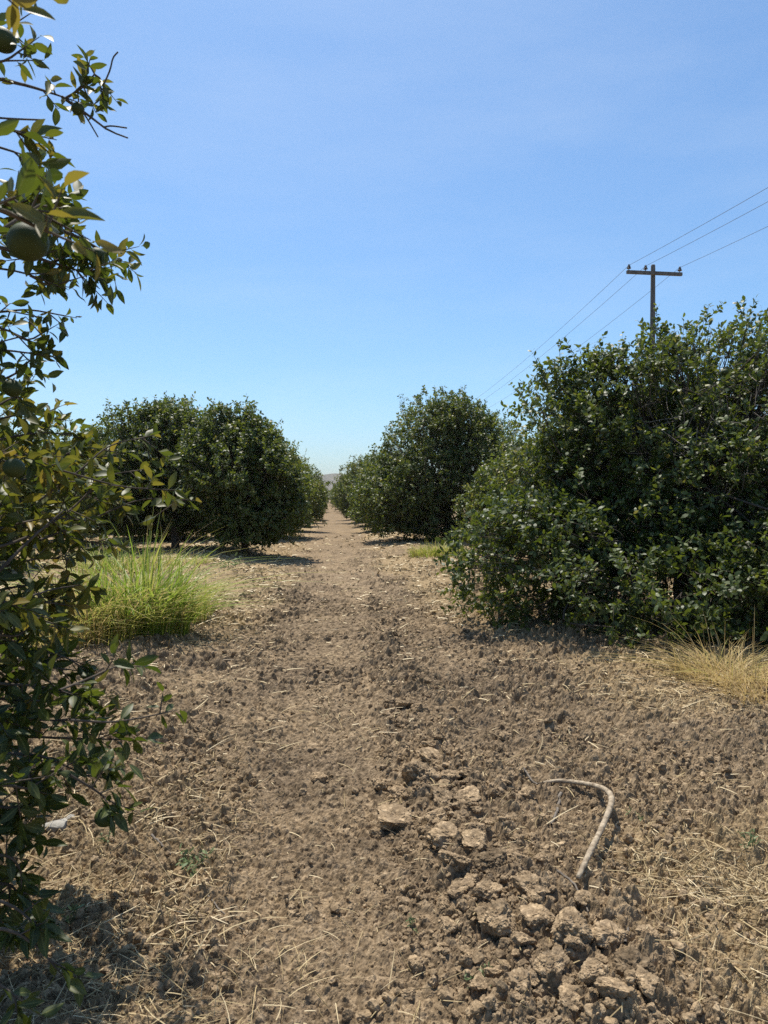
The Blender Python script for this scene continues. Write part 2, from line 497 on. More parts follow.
class Crown:
    """foliage spread through the volume of several lobes; local coordinates"""

    def __init__(self, rng, lobes, n_tw, n_leaf, llen, tlen, seed, shoots=40, gap=-0.38, zmin=0.15, lump=0.30, vofs=0.0):
        lob = np.array([(*c, *r) for c, r in lobes], float)
        area = (lob[:, 3] * lob[:, 4] + lob[:, 3] * lob[:, 5] + lob[:, 4] * lob[:, 5])
        P, D = [], []
        got = 0
        while got < n_tw:
            k = 4096
            li = rng.choice(len(lob), k, p=area / area.sum())
            d = unit(rng.normal(size=(k, 3)))
            f = 1 - 0.62 * rng.uniform(0, 1, k) ** 1.9
            nz = 1 + lump * vnoise3(d * 2.2 + li[:, None] * 7.7, seed) + lump * 0.5 * vnoise3(d * 5.5 + li[:, None] * 3.1, seed + 1)
            p = lob[li, :3] + d * lob[li, 3:] * (f * nz)[:, None]
            keep = p[:, 2] > zmin + 0.12 * rng.uniform(0, 1, k) + .32 * np.maximum(0, vnoise3(p * np.array([1.4, 1.4, 0]) + 40, seed + 9))
            for q in range(len(lob)):
                e = np.linalg.norm((p - lob[q, :3]) / lob[q, 3:], axis=1)
                keep &= ~((e < 0.5) & (li != q) & (rng.uniform(0, 1, k) < 0.8))
            g = vnoise3(p * 1.55 + 11.3, seed + 2) + 0.5 * vnoise3(p * 3.6, seed + 3)
            keep &= g > gap
            P.append(p[keep])
            D.append(d[keep])
            got += keep.sum()
        P, D = np.concatenate(P)[:n_tw], np.concatenate(D)[:n_tw]
        P[:, 2] = np.maximum(P[:, 2], .05)
        td = unit(D * .85 + np.array([0, 0, .22]) + rng.normal(0, .5, D.shape))
        tl = tlen * rng.uniform(.6, 1.3, len(P))
        base = P - td * tl[:, None] * .55
        # long young shoots standing out of the outline
        top = rng.choice(len(P), shoots * 6, replace=False)
        out = (P[top, 2] > np.percentile(P[:, 2], 55))
        top = top[out][:shoots]
        sd = unit(D[top] * .9 + np.array([0, 0, .5]) + rng.normal(0, .5, (len(top), 3)))
        sl = tlen * rng.uniform(.9, 1.6, len(top))
        pos, ld, nr, ll, tw = leaves_on(rng, base, td, tl, n_leaf, llen)
        p2, l2, n2, e2, t2 = leaves_on(rng, P[top], sd, sl, max(8, int(n_leaf * 1.1)), llen * .9, .8)
        cl = 0.5 * vnoise3(base * .9, seed + 5) + 0.35 * rng.normal(0, .5, len(base))
        v = np.clip(.42 + vofs + .24 * cl[tw] + rng.normal(0, .17, len(tw)) + .5 * (rng.uniform(0, 1, len(tw)) < .035), 0, 1)
        v2 = np.clip(.62 + vofs + rng.normal(0, .12, len(t2)), 0, 1)
        self.leaf = [np.concatenate(x) for x in ((pos, p2), (ld, l2), (nr, n2), (ll, e2), (v, v2))]
        self.tw_base, self.tw_dir, self.tw_len = np.concatenate([base, P[top]]), np.concatenate([td, sd]), np.concatenate([tl, sl])
        self.lob = lob

    def foliage_mesh(self, name, mat, hi=False):
        pos, ld, nr, ll, v = self.leaf
        tv, tf = (LEAF_HI_V, LEAF_HI_F) if hi else (LEAF_LO_V, LEAF_LO_F)
        V, Fi = stamp(tv, tf, pos, ld, nr, ll, ll * .55)
        return mesh_from(name, V, [Fi], mat, np.repeat(v, len(tv)), smooth=hi)

    def wood_mesh(self, name, rng, base, trunk_r, n_limb=9, n_br=60, twr=.0026, fork=.55):
        """trunk, limbs, branches and the twigs that carry the leaves"""
        parts = []
        base = np.asarray(base, float)
        forkp = base + np.array([rng.normal(0, .05), rng.normal(0, .05), fork])
        tr = curve([base + [0, 0, -.12], base + [0, 0, .05], (base + forkp) / 2 + rng.normal(0, .03, 3), forkp], 9)
        rr = np.linspace(trunk_r, trunk_r * .8, 9)
        rr[0:3] *= (1.5, 1.3, 1.12)
        parts.append(tubes_batch(tr[None], rr[None], 10))
        ends = self.tw_base
        pick = rng.choice(len(ends), n_limb, replace=False)
        limb_pts = []
        for e in ends[pick]:
            mid = forkp + (e - forkp) * .45 + np.array([0, 0, .18]) + rng.normal(0, .12, 3)
            c = curve([forkp, mid, forkp + (e - forkp) * .9], 12)
            parts.append(tubes_batch(c[None], np.linspace(trunk_r * .55, .012, 12)[None], 7))
            limb_pts.append(c[3:])
        limb_pts = np.concatenate(limb_pts)
        pick = rng.choice(len(ends), n_br, replace=False)
        bp = [limb_pts]
        for e in ends[pick]:
            s = limb_pts[np.argmin(np.linalg.norm(limb_pts - (e * .6 + forkp * .4), axis=1))]
            mid = (s + e) / 2 + rng.normal(0, .12, 3)
            c = curve([s, mid, e], 9)
            parts.append(tubes_batch(c[None], np.linspace(.016, .005, 9)[None], 5))
            bp.append(c)
        b0, d0, l0 = self.tw_base, self.tw_dir, self.tw_len
        # each twig curves back towards the middle of its crown
        cen = forkp + (b0 - forkp) * .72
        back = b0 + unit(cen - b0) * (l0 * 1.1)[:, None] + rng.normal(0, .04, b0.shape)
        P = np.stack([back, b0, b0 + d0 * (l0 * .55)[:, None], b0 + d0 * l0[:, None]], 1)
        Rr = np.array([twr * 1.5, twr * 1.2, twr, twr * .4])[None] * np.ones((len(b0), 1))
        parts.append(tubes_batch(P, Rr, 3))
        V, Fs = merge(parts)
        return mesh_from(name, V, Fs, M_BARK, smooth=True)


def fruit_mesh():
    fv, ff = ico(4)
    fv = fv * np.array([1, 1, .93])
    fv[:, 2] -= .10 * np.exp(-((fv[:, 0] ** 2 + fv[:, 1] ** 2) / .03)) * (fv[:, 2] > 0)
    fv = fv * (1 + .012 * vnoise3(fv * 9, 3)[:, None])
    return mesh_from('fruit', fv, [ff], M_FRUIT, smooth=True)


def make_tree(name, loc, lobes, label, seed, n_tw, n_leaf, llen, tlen, trunk_r=.09, group=None, cat='tree', trunk_at=(0, 0), **kw):
    rng = np.random.default_rng(seed)
    nl = kw.pop('n_limb', 9)
    nb = kw.pop('n_br', 60)
    fk = kw.pop('fork', .55)
    cr = Crown(rng, lobes, n_tw, n_leaf, llen, tlen, seed, **kw)
    z = float(ground_h(np.array([loc[0]]), np.array([loc[1]]), False)[0])
    root = empty(name, (loc[0], loc[1], z))
    tag(root, label, cat, group)
    obj('trunk', cr.wood_mesh('trunk', rng, (trunk_at[0], trunk_at[1], 0), trunk_r, nl, nb, fork=fk), root)
    obj('crown', cr.foliage_mesh('crown', M_LEAF), root)
    return root


def copy_tree(src, loc, rz, scale, label, group):
    c = src.copy()
    COL.objects.link(c)
    c.location = (*loc, float(ground_h(np.array([loc[0]]), np.array([loc[1]]), False)[0]))
    c.rotation_euler = (0, 0, rz)
    c.scale = scale
    tag(c, label, 'tree', group)
    for ch in src.children:
        d = ch.copy()
        COL.objects.link(d)
        d.parent = c
    return c


# ------------------------------------------------------------------ ground sheet
def build_ground():
    u_in = np.arange(-0.74, 0.80, 0.00135)
    outer = 0.80 * (1.16 ** np.arange(1, 40))
    u = np.concatenate([-outer[::-1], u_in, outer])
    ys = [1.25]
    while ys[-1] < 1500:
        y = ys[-1]
        ys.append(y + (0.0015 * y if y < 12 else 0.0035 * y if y < 30 else 0.03 * y))
    y_neg = np.array([-60, -30, -15, -8, -4, -2, -1, -.4, 0, .3, .55, .75, .9, 1.0, 1.08, 1.15, 1.2])
    yy = np.concatenate([y_neg, ys])
    s = np.sqrt(yy ** 2 + 0.6)
    X = u[None, :] * s[:, None]
    Y = np.broadcast_to(yy[:, None], X.shape)
    # a small jitter hides the sheet's rows
    x, y = X.ravel(), Y.ravel()
    h = np.empty_like(x)
    for a in range(0, len(x), 200000):
        h[a:a + 200000] = ground_h(x[a:a + 200000], y[a:a + 200000])
    nr, nc = X.shape
    i = np.arange(nr - 1)[:, None] * nc + np.arange(nc - 1)[None]
    q = np.stack([i, i + 1, i + nc + 1, i + nc], -1).reshape(-1, 4)
    me = mesh_from('ground', np.stack([x, y, h], 1), [q], M_SOIL, {'litter': litter_mask(x, y)}, smooth=False)
    o = obj('ground', me)
    tag(o, kind='structure')


build_ground()


# ------------------------------------------------------------------ hills on the skyline
def build_hills():
    n, m = 160, 14
    xs = np.linspace(-1500, 1500, n)
    V = []
    for j in range(m):
        t = j / (m - 1)
        prof = math.sin(t * math.pi)
        for x in xs:
            top = 30 + 12 * math.sin(x * .006 + 1.0) + 7 * math.sin(x * .021 + 2) + 2.5 * math.sin(x * .07)
            V.append((x, 1250 + 260 * t + 10 * math.sin(x * .03), -1.5 + top * prof))
    V = np.array(V)
    V[:, 2] += 2.2 * vnoise3(V * .05, 3) * (V[:, 2] > 2)
    i = np.arange(m - 1)[:, None] * n + np.arange(n - 1)[None]
    q = np.stack([i, i + 1, i + n + 1, i + n], -1).reshape(-1, 4)
    o = obj('hills', mesh_from('hills', V, [q], M_HILL, smooth=True))
    tag(o, kind='structure')


build_hills()


def build_haze():
    x, y0, y1, z0, z1 = 1900, -90, 1900, -9, 58
    V = [(a, b, c) for c in (z0, z1) for a, b in ((-x, y0), (x, y0), (x, y1), (-x, y1))]
    q = np.array([[3, 2, 1, 0], [4, 5, 6, 7], [0, 1, 5, 4], [1, 2, 6, 5], [2, 3, 7, 6], [3, 0, 4, 7]])
    m, nt, N, L, out = new_mat('thin_haze')
    v = N.new('ShaderNodeVolumePrincipled')
    v.inputs['Color'].default_value = (.96, .87, .88, 1)
    v.inputs['Density'].default_value = .00018
    v.inputs['Anisotropy'].default_value = .3
    L.new(v.outputs[0], out.inputs['Volume'])
    tag(obj('haze', mesh_from('haze', np.array(V, float), [q], m)), kind='stuff')


build_haze()


# ------------------------------------------------------------------ clods
def ico(sub):
    import bmesh
    bm = bmesh.new()
    bmesh.ops.create_icosphere(bm, subdivisions=sub, radius=1)
    V = np.array([v.co[:] for v in bm.verts])
    Fi = np.array([[v.index for v in f.verts] for f in bm.faces])
    bm.free()
    return V, Fi


def clod_shape(seed, sub=5, squash=.7, cuts=7, rough=1.0):
    rng = np.random.default_rng(seed)
    V, Fi = ico(sub)
    V = V * np.array([1, rng.uniform(.7, .95), squash])
    V += V * (.22 * vnoise3(V * 1.3 + seed, seed))[:, None]
    for k in range(cuts):
        n = unit(rng.normal(size=3))
        if k == 0:
            n = unit(np.array([rng.normal(0, .25), rng.normal(0, .25) - .1, 1]))
        d = rng.uniform(.45, .72) * (squash if abs(n[2]) > .8 else 1)
        e = V @ n - d
        V -= np.maximum(0, e)[:, None] * n * .94
    nn = unit(V)
    V += nn * rough * (.10 * vnoise3(V * 3.1 + 5, seed + 1) + .075 * vnoise3(V * 7 + 9, seed + 2)
               + .045 * vnoise3(V * 15, seed + 3) + .026 * vnoise3(V * 31, seed + 4))[:, None]
    return V, Fi


CLODS = []
for k in range(12):
    V, Fi = clod_shape(100 + k, 6, .55 + .05 * (k % 5), 6 + k % 5)
    CLODS.append(mesh_from('earth_clod', V, [Fi], M_CLOD, smooth=False))


def clod_at(px, py, wpx, label, group='clods along the furrow ridge', k=None, rz=None, sink=.25, flat=1.0, name='earth_clod', me=None, cat='clod'):
    """clod whose middle shows at this pixel on the ground, wpx photo pixels wide"""
    g = on_ground(px, py)
    r = wpx / 2 / FPX * g[1] * 1.04
    q = np.linspace(-.7, .7, 5) * r
    qx, qy = np.meshgrid(g[0] + q, g[1] + q)
    z = float(ground_h(qx.ravel(), qy.ravel()).mean())
    rn = random.Random(int(px * 31 + py * 7))
    o = obj(name, me or CLODS[rn.randrange(len(CLODS)) if k is None else k], None, (g[0], g[1], z + r * (.5 - sink) * flat))
    o.rotation_euler = (rn.uniform(-.25, .25), rn.uniform(-.25, .25), rn.uniform(0, 6.28) if rz is None else rz)
    o.scale = (r, r, r * flat)
    tag(o, label, cat, group)
    return o


BIG = [
    (395, 829, 42, 'large flat-topped pale clod at the front left of the ridge', 0, .75),
    (420, 789, 40, 'big rounded clod behind the flat-topped pale one', 3, .9),
    (380, 791, 19, 'small upright clod at the left tip of the clod ridge', 5, 1.0),
    (399, 801, 18, 'small pale clod tucked between flat-topped and big rounded clods', 7, .9),
    (438, 828, 27, 'round brown clod just right of the flat-topped pale clod', 2, .9),
    (440, 806, 24, 'low brown clod above the round one on the ridge', 4, .8),
    (466, 804, 25, 'flat pale clod at the right of the upper clod heap', 6, .7),
    (449, 784, 22, 'dusty clod at the back right of the upper heap', 8, .8),
    (470, 782, 24, 'flattish clod at the far right back of the upper heap', 9, .7),
    (457, 878, 36, 'broad crusty clod midway down the clod ridge', 10, .8),
    (493, 875, 34, 'broken dark-sided clod right of the broad crusty one', 1, .8),
    (497, 936, 44, 'tall pale-faced clod leaning at the left of the lower heap', 11, 1.0),
    (486, 906, 30, 'slanting clod above the tall pale-faced one', 3, .8),
    (530, 905, 36, 'wide low clod in the middle of the lower heap', 4, .7),
    (535, 935, 34, 'dust-topped clod below the wide low one', 0, .8),
    (572, 952, 44, 'massive rough clod at the centre of the lower heap', 1, .95),
    (608, 950, 38, 'pale smooth-topped clod at the right of the lower heap', 5, .8),
    (632, 986, 40, 'craggy dark clod at the lower right of the heap', 7, 1.05),
    (594, 997, 34, 'rounded crumbly clod in front of the massive rough one', 2, 1.0),
    (551, 985, 36, 'deep-shadowed clod at the front of the lower heap', 8, .95),
    (519, 1004, 36, 'crumbling clod near the bottom edge left of the heap', 9, .9),
    (570, 1016, 30, 'squat clod at the bottom edge below the heap', 6, .9),
    (612, 1018, 34, 'lumpy clod at the bottom edge right of the squat one', 10, .85),
    (648, 1010, 32, 'outermost right clod of the lower heap', 11, .8),
    (319, 784, 17, 'lone pale stone-like clod on the smooth track', 5, .9),
    (421, 688, 20, 'dark clod standing alone beyond the ridge', 3, 1.0),
    (405, 712, 18, 'brown clod beyond the upper heap, nearer than the dark lone one', 7, .8),
    (392, 640, 14, 'dark lump far up the middle of the track', 8, .8),
    (466, 636, 13, 'dark lump on the track edge by the right-hand tree', 1, .8),
    (447, 850, 36, 'broad dusty clod between the upper heap and the lower heap', 5, .75),
    (474, 856, 28, 'pale clod right of the broad dusty one', 0, .8),
    (508, 866, 24, 'roundish clod above the slanting one, right of the pale one', 2, .8),
    (460, 900, 26, 'low brown clod at the left foot of the slanting clod', 8, .75),
    (430, 765, 26, 'half-buried clod at the back of the upper heap', 10, .6),
    (575, 965, 22, 'small clod wedged below the massive rough one', 2, .9),
    (525, 955, 24, 'cracked clod wedged behind the deep-shadowed one', 6, .9),
]
for px, py, w, lab, k, fl in BIG:
    me = CLODS[k]
    first = lab.split(' clod')[0].replace('flat-topped', '')
    if 'pale' in first or 'dusty' in first or 'dark' in first:      # a dusty pale or a dark clod
        me = me.copy()
        me.materials[0] = M_CLOD_DARK if 'dark' in first else M_CLOD_PALE
    clod_at(px, py, w * 1.10, lab, me=me, flat=fl, sink=.06)
g_rng = random.Random(4)
taken = [(b[0], b[1], b[2]) for b in BIG]
n_small, tries = 0, 0
while n_small < 165 and tries < 12000:       # smaller clods packed round the big ones
    tries += 1
    t = g_rng.random()
    py = 700 + 324 * t ** .75
    Yd = CAM_H * FPX / (py - 497)
    xw = g_rng.gauss(.62 if py < 860 else .68, .17)
    px = 328 + FPX * xw / Yd
    w = (6 + 20 * g_rng.random() ** 2.2) * (.5 + .6 * (py - 600) / 424)
    if any(math.hypot(px - a, (py - b) * 1.5) < (c + w) * .36 for a, b, c in taken):
        continue
    taken.append((px, py, w))
    clod_at(px, py, w, 'small brown clod among the larger ones on the furrow ridge', 'small clods on the furrow ridge', sink=.1, flat=.9)
    n_small += 1

# pale stones by the near left branches
ROCKV, ROCKF = clod_shape(300, 4, .5, 8, .5)
ROCK = mesh_from('stone', ROCKV, [ROCKF], M_ROCK, smooth=True)
clod_at(58, 833, 26, 'whitish stone lying under the near left branches', 'pale stones at the left', me=ROCK, flat=.8, name='stone', cat='stone')
clod_at(71, 822, 13, 'small whitish stone touching the larger one', 'pale stones at the left', me=ROCK, flat=.8, name='stone', cat='stone')


# loose crumbs of soil: nobody could count them
def build_crumbs():
    rng = np.random.default_rng(8)
    n = 85000
    y = np.exp(rng.uniform(math.log(1.7), math.log(17), n))
    x = rng.uniform(-.75, .85, n) * y
    track, ridge = masks(x, y)
    keep = rng.uniform(0, 1, n) < np.clip(.30 + .5 * (1 - track) + ridge, 0, 1) * (.12 + .88 * sm(-.15, .55, vnoise2(x * 2.1, y * 1.5, 90) + .6 * vnoise2(x * 6, y * 5, 91) + .5 * ridge))
    keep &= rng.uniform(0, 1, n) > .8 * sm(6, 11, y)
    x, y = x[keep], y[keep]
    r = np.clip(.0042 * np.exp(rng.normal(0, .75, len(x))) * (1 + .12 * y), .0025, .030)
    z = np.concatenate([ground_h(x[a:a + 9000], y[a:a + 9000]) for a in range(0, len(x), 9000)]) + r * .25
    Vs, Fs, o = [], [], 0
    for near in (True, False):
        sel = np.nonzero((r * FPX / y > 3.2) == near)[0]
        tv, tf = ico(3 if near else 1)
        for s_ in range(8):
            i = sel[s_::8]
            if near:
                t_ = clod_shape(400 + s_, 3, .75, 5, 1.3)[0]
            else:
                t_ = tv * (1 + .42 * rng.uniform(-1, 1, (len(tv), 1)))
            d = unit(rng.normal(size=(len(i), 3)))
            V, Fi = stamp(t_, tf, np.stack([x[i], y[i], z[i]], 1), d, unit(rng.normal(size=(len(i), 3))), r[i], r[i] * .8)
            Vs.append(V)
            Fs.append(Fi + o)
            o += len(V)
    ob = obj('soil_crumbs', mesh_from('soil_crumbs', np.concatenate(Vs), Fs, M_CRUMB))
    tag(ob, 'loose brown soil crumbs strewn over the tilled ground', 'soil', kind='stuff')


build_crumbs()


# ------------------------------------------------------------------ straw
def build_straw():
    rng = np.random.default_rng(12)
    n = 150000
    y = np.exp(rng.uniform(math.log(1.6), math.log(30), n))
    x = rng.uniform(-.85, .95, n) * y
    lm = litter_mask(x, y)
    cl = .35 + 1.1 * sm(-.1, .6, vnoise2(x * 2.6, y * 2.2, 44))
    keep = rng.uniform(0, 1, n) < np.clip(.13 * cl + 1.0 * lm ** 1.2 * cl, 0, 1) * .62 * (1 + .6 * sm(4.5, 8, y))
    x, y = x[keep], y[keep]
    N_ = len(x)
    L = np.clip(rng.gamma(1.25, .042, N_), .015, .32) * (1 + .015 * y)
    a = rng.uniform(0, 6.28, N_)
    z0 = np.concatenate([ground_h(x[q:q + 9000], y[q:q + 9000]) for q in range(0, N_, 9000)])
    pit = np.abs(rng.normal(0, .16, N_)) + (rng.uniform(0, 1, N_) < .06) * rng.uniform(.3, 1.1, N_)
    bend = rng.normal(0, .20, N_)
    k = 5
    t = np.linspace(0, 1, k)[None]
    aa = a[:, None] + bend[:, None] * t
    px = x[:, None] + L[:, None] * t * np.cos(aa) * np.cos(pit)[:, None]
    py = y[:, None] + L[:, None] * t * np.sin(aa) * np.cos(pit)[:, None]
    pz = z0[:, None] + .004 + L[:, None] * (np.sin(pit)[:, None] * t - .10 * t * t)
    gx, gy = px.ravel(), py.ravel()
    gf = np.concatenate([ground_h(gx[q:q + 100000], gy[q:q + 100000]) for q in range(0, len(gx), 100000)]).reshape(px.shape)
    pz = pz + np.clip((gf - pz).max(1) * .75, 0, .2)[:, None] + .003
    pz = np.maximum(pz, gf * .6 + pz * .4)
    w = rng.uniform(.0006, .0015, N_) * (1 + .40 * np.maximum(y - 1.5, 0) + .5 * np.maximum(y - 5, 0))
    V, Fi = tubes_batch(np.stack([px, py, pz], -1), w[:, None] * np.array([1, 1, .9, .8, .4])[None], 3)
    v = np.clip(rng.normal(.50 + .18 * sm(4, 7, y), .27, N_), 0, 1)
    ob = obj('dry_straw', mesh_from('dry_straw', V, [Fi], M_STRAW, np.repeat(v, k * 3)))
    tag(ob, 'dry straw and chopped stalks littering the soil', 'straw', kind='stuff')


build_straw()


# ------------------------------------------------------------------ grass clumps and weeds
def blades(rng, n, rx, ry, hgt, wid, lean, v0, vs, fountain=1.0, seg=6):
    a = rng.uniform(0, 6.28, n)
    rr = np.sqrt(rng.uniform(0, 1, n))
    bx, by = rx * rr * np.cos(a), ry * rr * np.sin(a)
    az = a + rng.normal(0, .9, n)
    h = hgt * np.clip(rng.normal(.8, .22, n), .25, 1.25) * (1 - .35 * rr ** 2)
    ln = lean * np.clip(rng.normal(.6, .35, n), .05, 1.6) * fountain
    t = np.linspace(0, 1, seg)[None]
    out = (ln[:, None] * h[:, None]) * (t ** 1.8)
    P = np.stack([bx[:, None] + np.cos(az)[:, None] * out, by[:, None] + np.sin(az)[:, None] * out,
                  h[:, None] * (t - .38 * np.minimum(ln, 1.3)[:, None] * t ** 2.4)], -1)
    P[:, 0, 2] -= .03
    side = np.stack([-np.sin(az + rng.normal(0, .6, n)), np.cos(az), np.zeros(n)], -1)
    w = wid * rng.uniform(.6, 1.3, n)[:, None] * np.array([.8, 1, .95, .8, .5, .06])[None, :seg]
    A = P - side[:, None] * w[..., None]
    B = P + side[:, None] * w[..., None]
    C = P + np.array([0, 0, 1.0]) * w[..., None] * -.4
    V = np.stack([A, C, B], 2).reshape(n, seg * 3, 3)
    q = []
    for i in range(seg - 1):
        q += [[3 * i, 3 * i + 1, 3 * i + 4, 3 * i + 3], [3 * i + 1, 3 * i + 2, 3 * i + 5, 3 * i + 4]]
    q = np.array(q)
    Fi = (q[None] + (np.arange(n) * seg * 3)[:, None, None]).reshape(-1, 4)
    v = np.clip(rng.normal(v0, vs, n), 0, 1)
    return V.reshape(-1, 3), Fi, np.repeat(v, seg * 3)


def grass_clump(px, py, n, rx, ry, hgt, wid, lean, v0, vs, label, seed, extra=None, group='grass clumps between the trees'):
    rng = np.random.default_rng(seed)
    g = on_ground(px, py)
    V, Fi, v = blades(rng, n, rx, ry, hgt, wid, lean, v0, vs)
    if extra:
        V2, F2, v2 = blades(rng, *extra)
        Fi = np.concatenate([Fi, F2 + len(V)])
        V, v = np.concatenate([V, V2]), np.concatenate([v, v2])
    z = float(ground_h(g[:1], g[1:2], False)[0])
    o = obj('grass_clump', mesh_from('grass_clump', V, [Fi], M_GRASS, v, smooth=True), None, (g[0], g[1], z))
    tag(o, label, 'grass', group)
    return o


grass_clump(138, 634, 620, .54, .45, 1.28, .0098, 1.25, .34, .18, 'tall bright green grass clump at the left of the track', 41,
            extra=(150, .6, .5, 1.4, .0045, 1.3, .74, .2))
grass_clump(84, 640, 520, .58, .40, 1.15, .0056, 1.5, .72, .2, 'yellowing grass clump left of the bright green one', 42)
grass_clump(186, 622, 360, .30, .40, .80, .0046, 1.2, .50, .18, 'olive feathery grass clump right of the bright green one', 43)
grass_clump(232, 556, 90, .4, .3, .26, .005, .9, .70, .12, 'low dry grass tuft in front of the left trees', 44)
grass_clump(438, 556, 700, .75, .5, .42, .006, .8, .52, .12, 'pale green grass patch at the foot of the middle right tree', 45)
grass_clump(722, 682, 380, .28, .34, .40, .0034, 2.6, .95, .2, 'straw-coloured dry grass clump under the large right tree', 46,
            extra=(120, .40, .3, .62, .0024, 1.2, .9, .08))
grass_clump(770, 700, 360, .30, .34, .36, .0030, 1.6, 1.0, .08, 'straw-coloured grass clump at the right edge beside another one', 47)
grass_clump(738, 640, 260, .35, .3, .7, .003, 1.3, .82, .1, 'thin wispy dry grass leaning out from beneath the right tree', 48)

grass_clump(124, 572, 420, 1.0, .5, .70, .007, 1.4, .40, .2, 'loose green weeds under the left trees behind the grass clump', 49)
grass_clump(186, 566, 150, .5, .4, .40, .006, 1.5, .50, .2, 'sparse olive weeds just before the trunk of the round-topped tree', 50)
grass_clump(48, 650, 300, .4, .4, .60, .005, 1.5, .85, .12, 'dry yellow grass behind the near branches, left of the yellowing clump', 51)

# dry weathered stalk tufts lying in the foreground
for i, (px, py, n, lab) in enumerate([
        (262, 985, 60, 'broken straw tuft at the lower left of the smooth track'),
        (700, 965, 120, 'flattened straw tuft at the lower right corner'),
        (748, 905, 110, 'straw tuft at the right edge below the bent stick'),
        (215, 745, 45, 'thin straw tuft left of the track beyond the weed'),
        (345, 735, 40, 'small straw tuft on the left side of the track'),
        (90, 985, 70, 'grey straw tuft in the shade under the near branches'),
        (560, 760, 40, 'straw wisp just beyond the bent stick')]):
    rng = np.random.default_rng(60 + i)
    g = on_ground(px, py)
    V, Fi, v = blades(rng, int(n * .7), .16 + .08 * (n > 80), .18, .10, .0014, 2.2, .90, .2)
    o = obj('straw_tuft', mesh_from('straw_tuft', V, [Fi], M_STRAW, np.clip(v - .3, 0, 1)), None,
            (g[0], g[1], float(ground_h(g[:1], g[1:2], False)[0]) + .01))
    tag(o, lab, 'straw tuft', 'straw tufts on the tilled soil')


def weed(px, py, size, n, label, seed):
    rng = np.random.default_rng(seed)
    g = on_ground(px, py)
    m = max(4, n // 6)
    d = unit(rng.normal(size=(m, 3)) * np.array([1, 1, .35]) + np.array([0, 0, .55]))
    tl = size * rng.uniform(.6, 1.2, m)
    b = np.zeros((m, 3))
    pos, ld, nr, ll, tw = leaves_on(rng, b, d, tl, 7, size * .33, .9, .9, .25)
    V, Fi = stamp(LEAF_LO_V, LEAF_LO_F, pos, ld, nr, ll, ll * .35)
    S, SF = tubes_batch(np.stack([b, b + d * tl[:, None] * .5, b + d * tl[:, None]], 1), np.full((m, 3), .0013), 3)
    z = float(ground_h(g[:1], g[1:2])[0])
    v = np.concatenate([np.clip(rng.normal(.75, .1, len(V)), 0, 1), np.full(len(S), .8)])
    o = obj('weed', mesh_from('weed', np.concatenate([V, S]), [Fi, SF + len(V)], M_WEED, v), None, (g[0], g[1], z))
    tag(o, label, 'weed', 'small green weeds on the soil')


M_WEED = var_mat('weed_leaf', [(0, (.05, .09, .03)), (.75, (.12, .17, .07)), (1, (.24, .26, .13))], .6, .3, .25)
weed(192, 872, .10, 60, 'grey-green weed with feathery leaves left of the track', 70)
weed(413, 932, .045, 30, 'tiny green weed on the smooth track', 71)
weed(480, 990, .055, 36, 'small green weed beside the lower clod heap', 72)
weed(636, 822, .06, 36, 'small weed just right of the bent stick', 73)
weed(70, 930, .09, 40, 'shaded green weed under the near left branches', 74)
weed(232, 570, .25, 60, 'low green weed before the left trees', 75)
weed(752, 862, .07, 40, 'little weed at the right edge below the bent stick', 76)
weed(108, 850, .06, 36, 'pale small weed right of the whitish stone', 77)

# ------------------------------------------------------------------ bent stick and twigs
def over(px, py, lift):
    g = on_ground(px, py, lift)
    return np.array([g[0], g[1], float(ground_h(g[:1], g[1:2], False)[0]) + lift])


sp = [over(542, 783, .03), over(560, 781, .05), over(580, 783, .075), over(594, 785.5, .105), over(604, 789, .12), over(610, 794, .13), over(611.5, 801, .135), over(608, 813, .13),
      over(600, 832, .105), over(589, 854, .12), over(578, 878, .095)]
c = curve(sp, 60)
rs = np.interp(np.linspace(0, 1, 60), [0, .04, .3, .6, .9, 1], [.008, .011, .0125, .0135, .0115, .009])
rs = rs * (1 + .07 * np.sin(np.arange(60) * 1.7) * np.sin(np.arange(60) * .6))
V, Fi = tubes_batch(c[None], rs[None], 14)
cap = [np.arange(14)[None, ::-1], (len(V) - 14 + np.arange(14))[None]]
o = obj('bent_stick', mesh_from('bent_stick', V, [Fi] + cap, M_STICK, smooth=True))
tag(o, 'pale bare stick bent like a hook, arching over the soil', 'stick')


def twig(pts, r, label, seed):
    rng = np.random.default_rng(seed)
    P = []
    for px, py in pts:
        g = on_ground(px, py)
        P.append([g[0], g[1], float(ground_h(g[:1], g[1:2])[0]) + r + .006])
    c = curve(P, 14) + rng.normal(0, .002, (14, 3))
    V, Fi = tubes_batch(c[None], np.linspace(r, r * .5, 14)[None], 6)
    o = obj('dry_twig', mesh_from('dry_twig', V, [Fi], M_TWIG, smooth=True))
    tag(o, label, 'twig', 'dry twigs lying on the soil')


twig([(545, 872), (566, 892), (580, 905), (588, 922)], .006, 'thin dark twig lying below the lower end of the bent stick', 1)
twig([(524, 776), (534, 788), (543, 797)], .006, 'short dark twig at the left end of the bent stick', 2)
twig([(560, 800), (557, 815), (552, 834)], .010, 'pale split stalk under the bent stick', 3)
twig([(152, 845), (163, 856), (171, 862)], .006, 'straight pale stalk left of the feathery weed', 4)
twig([(198, 892), (225, 917), (245, 934)], .0045, 'long thin stalk slanting below the feathery weed', 5)
twig([(625, 958), (628, 940), (630, 915)], .006, 'upright-looking pale stalk right of the lower clod heap', 6)

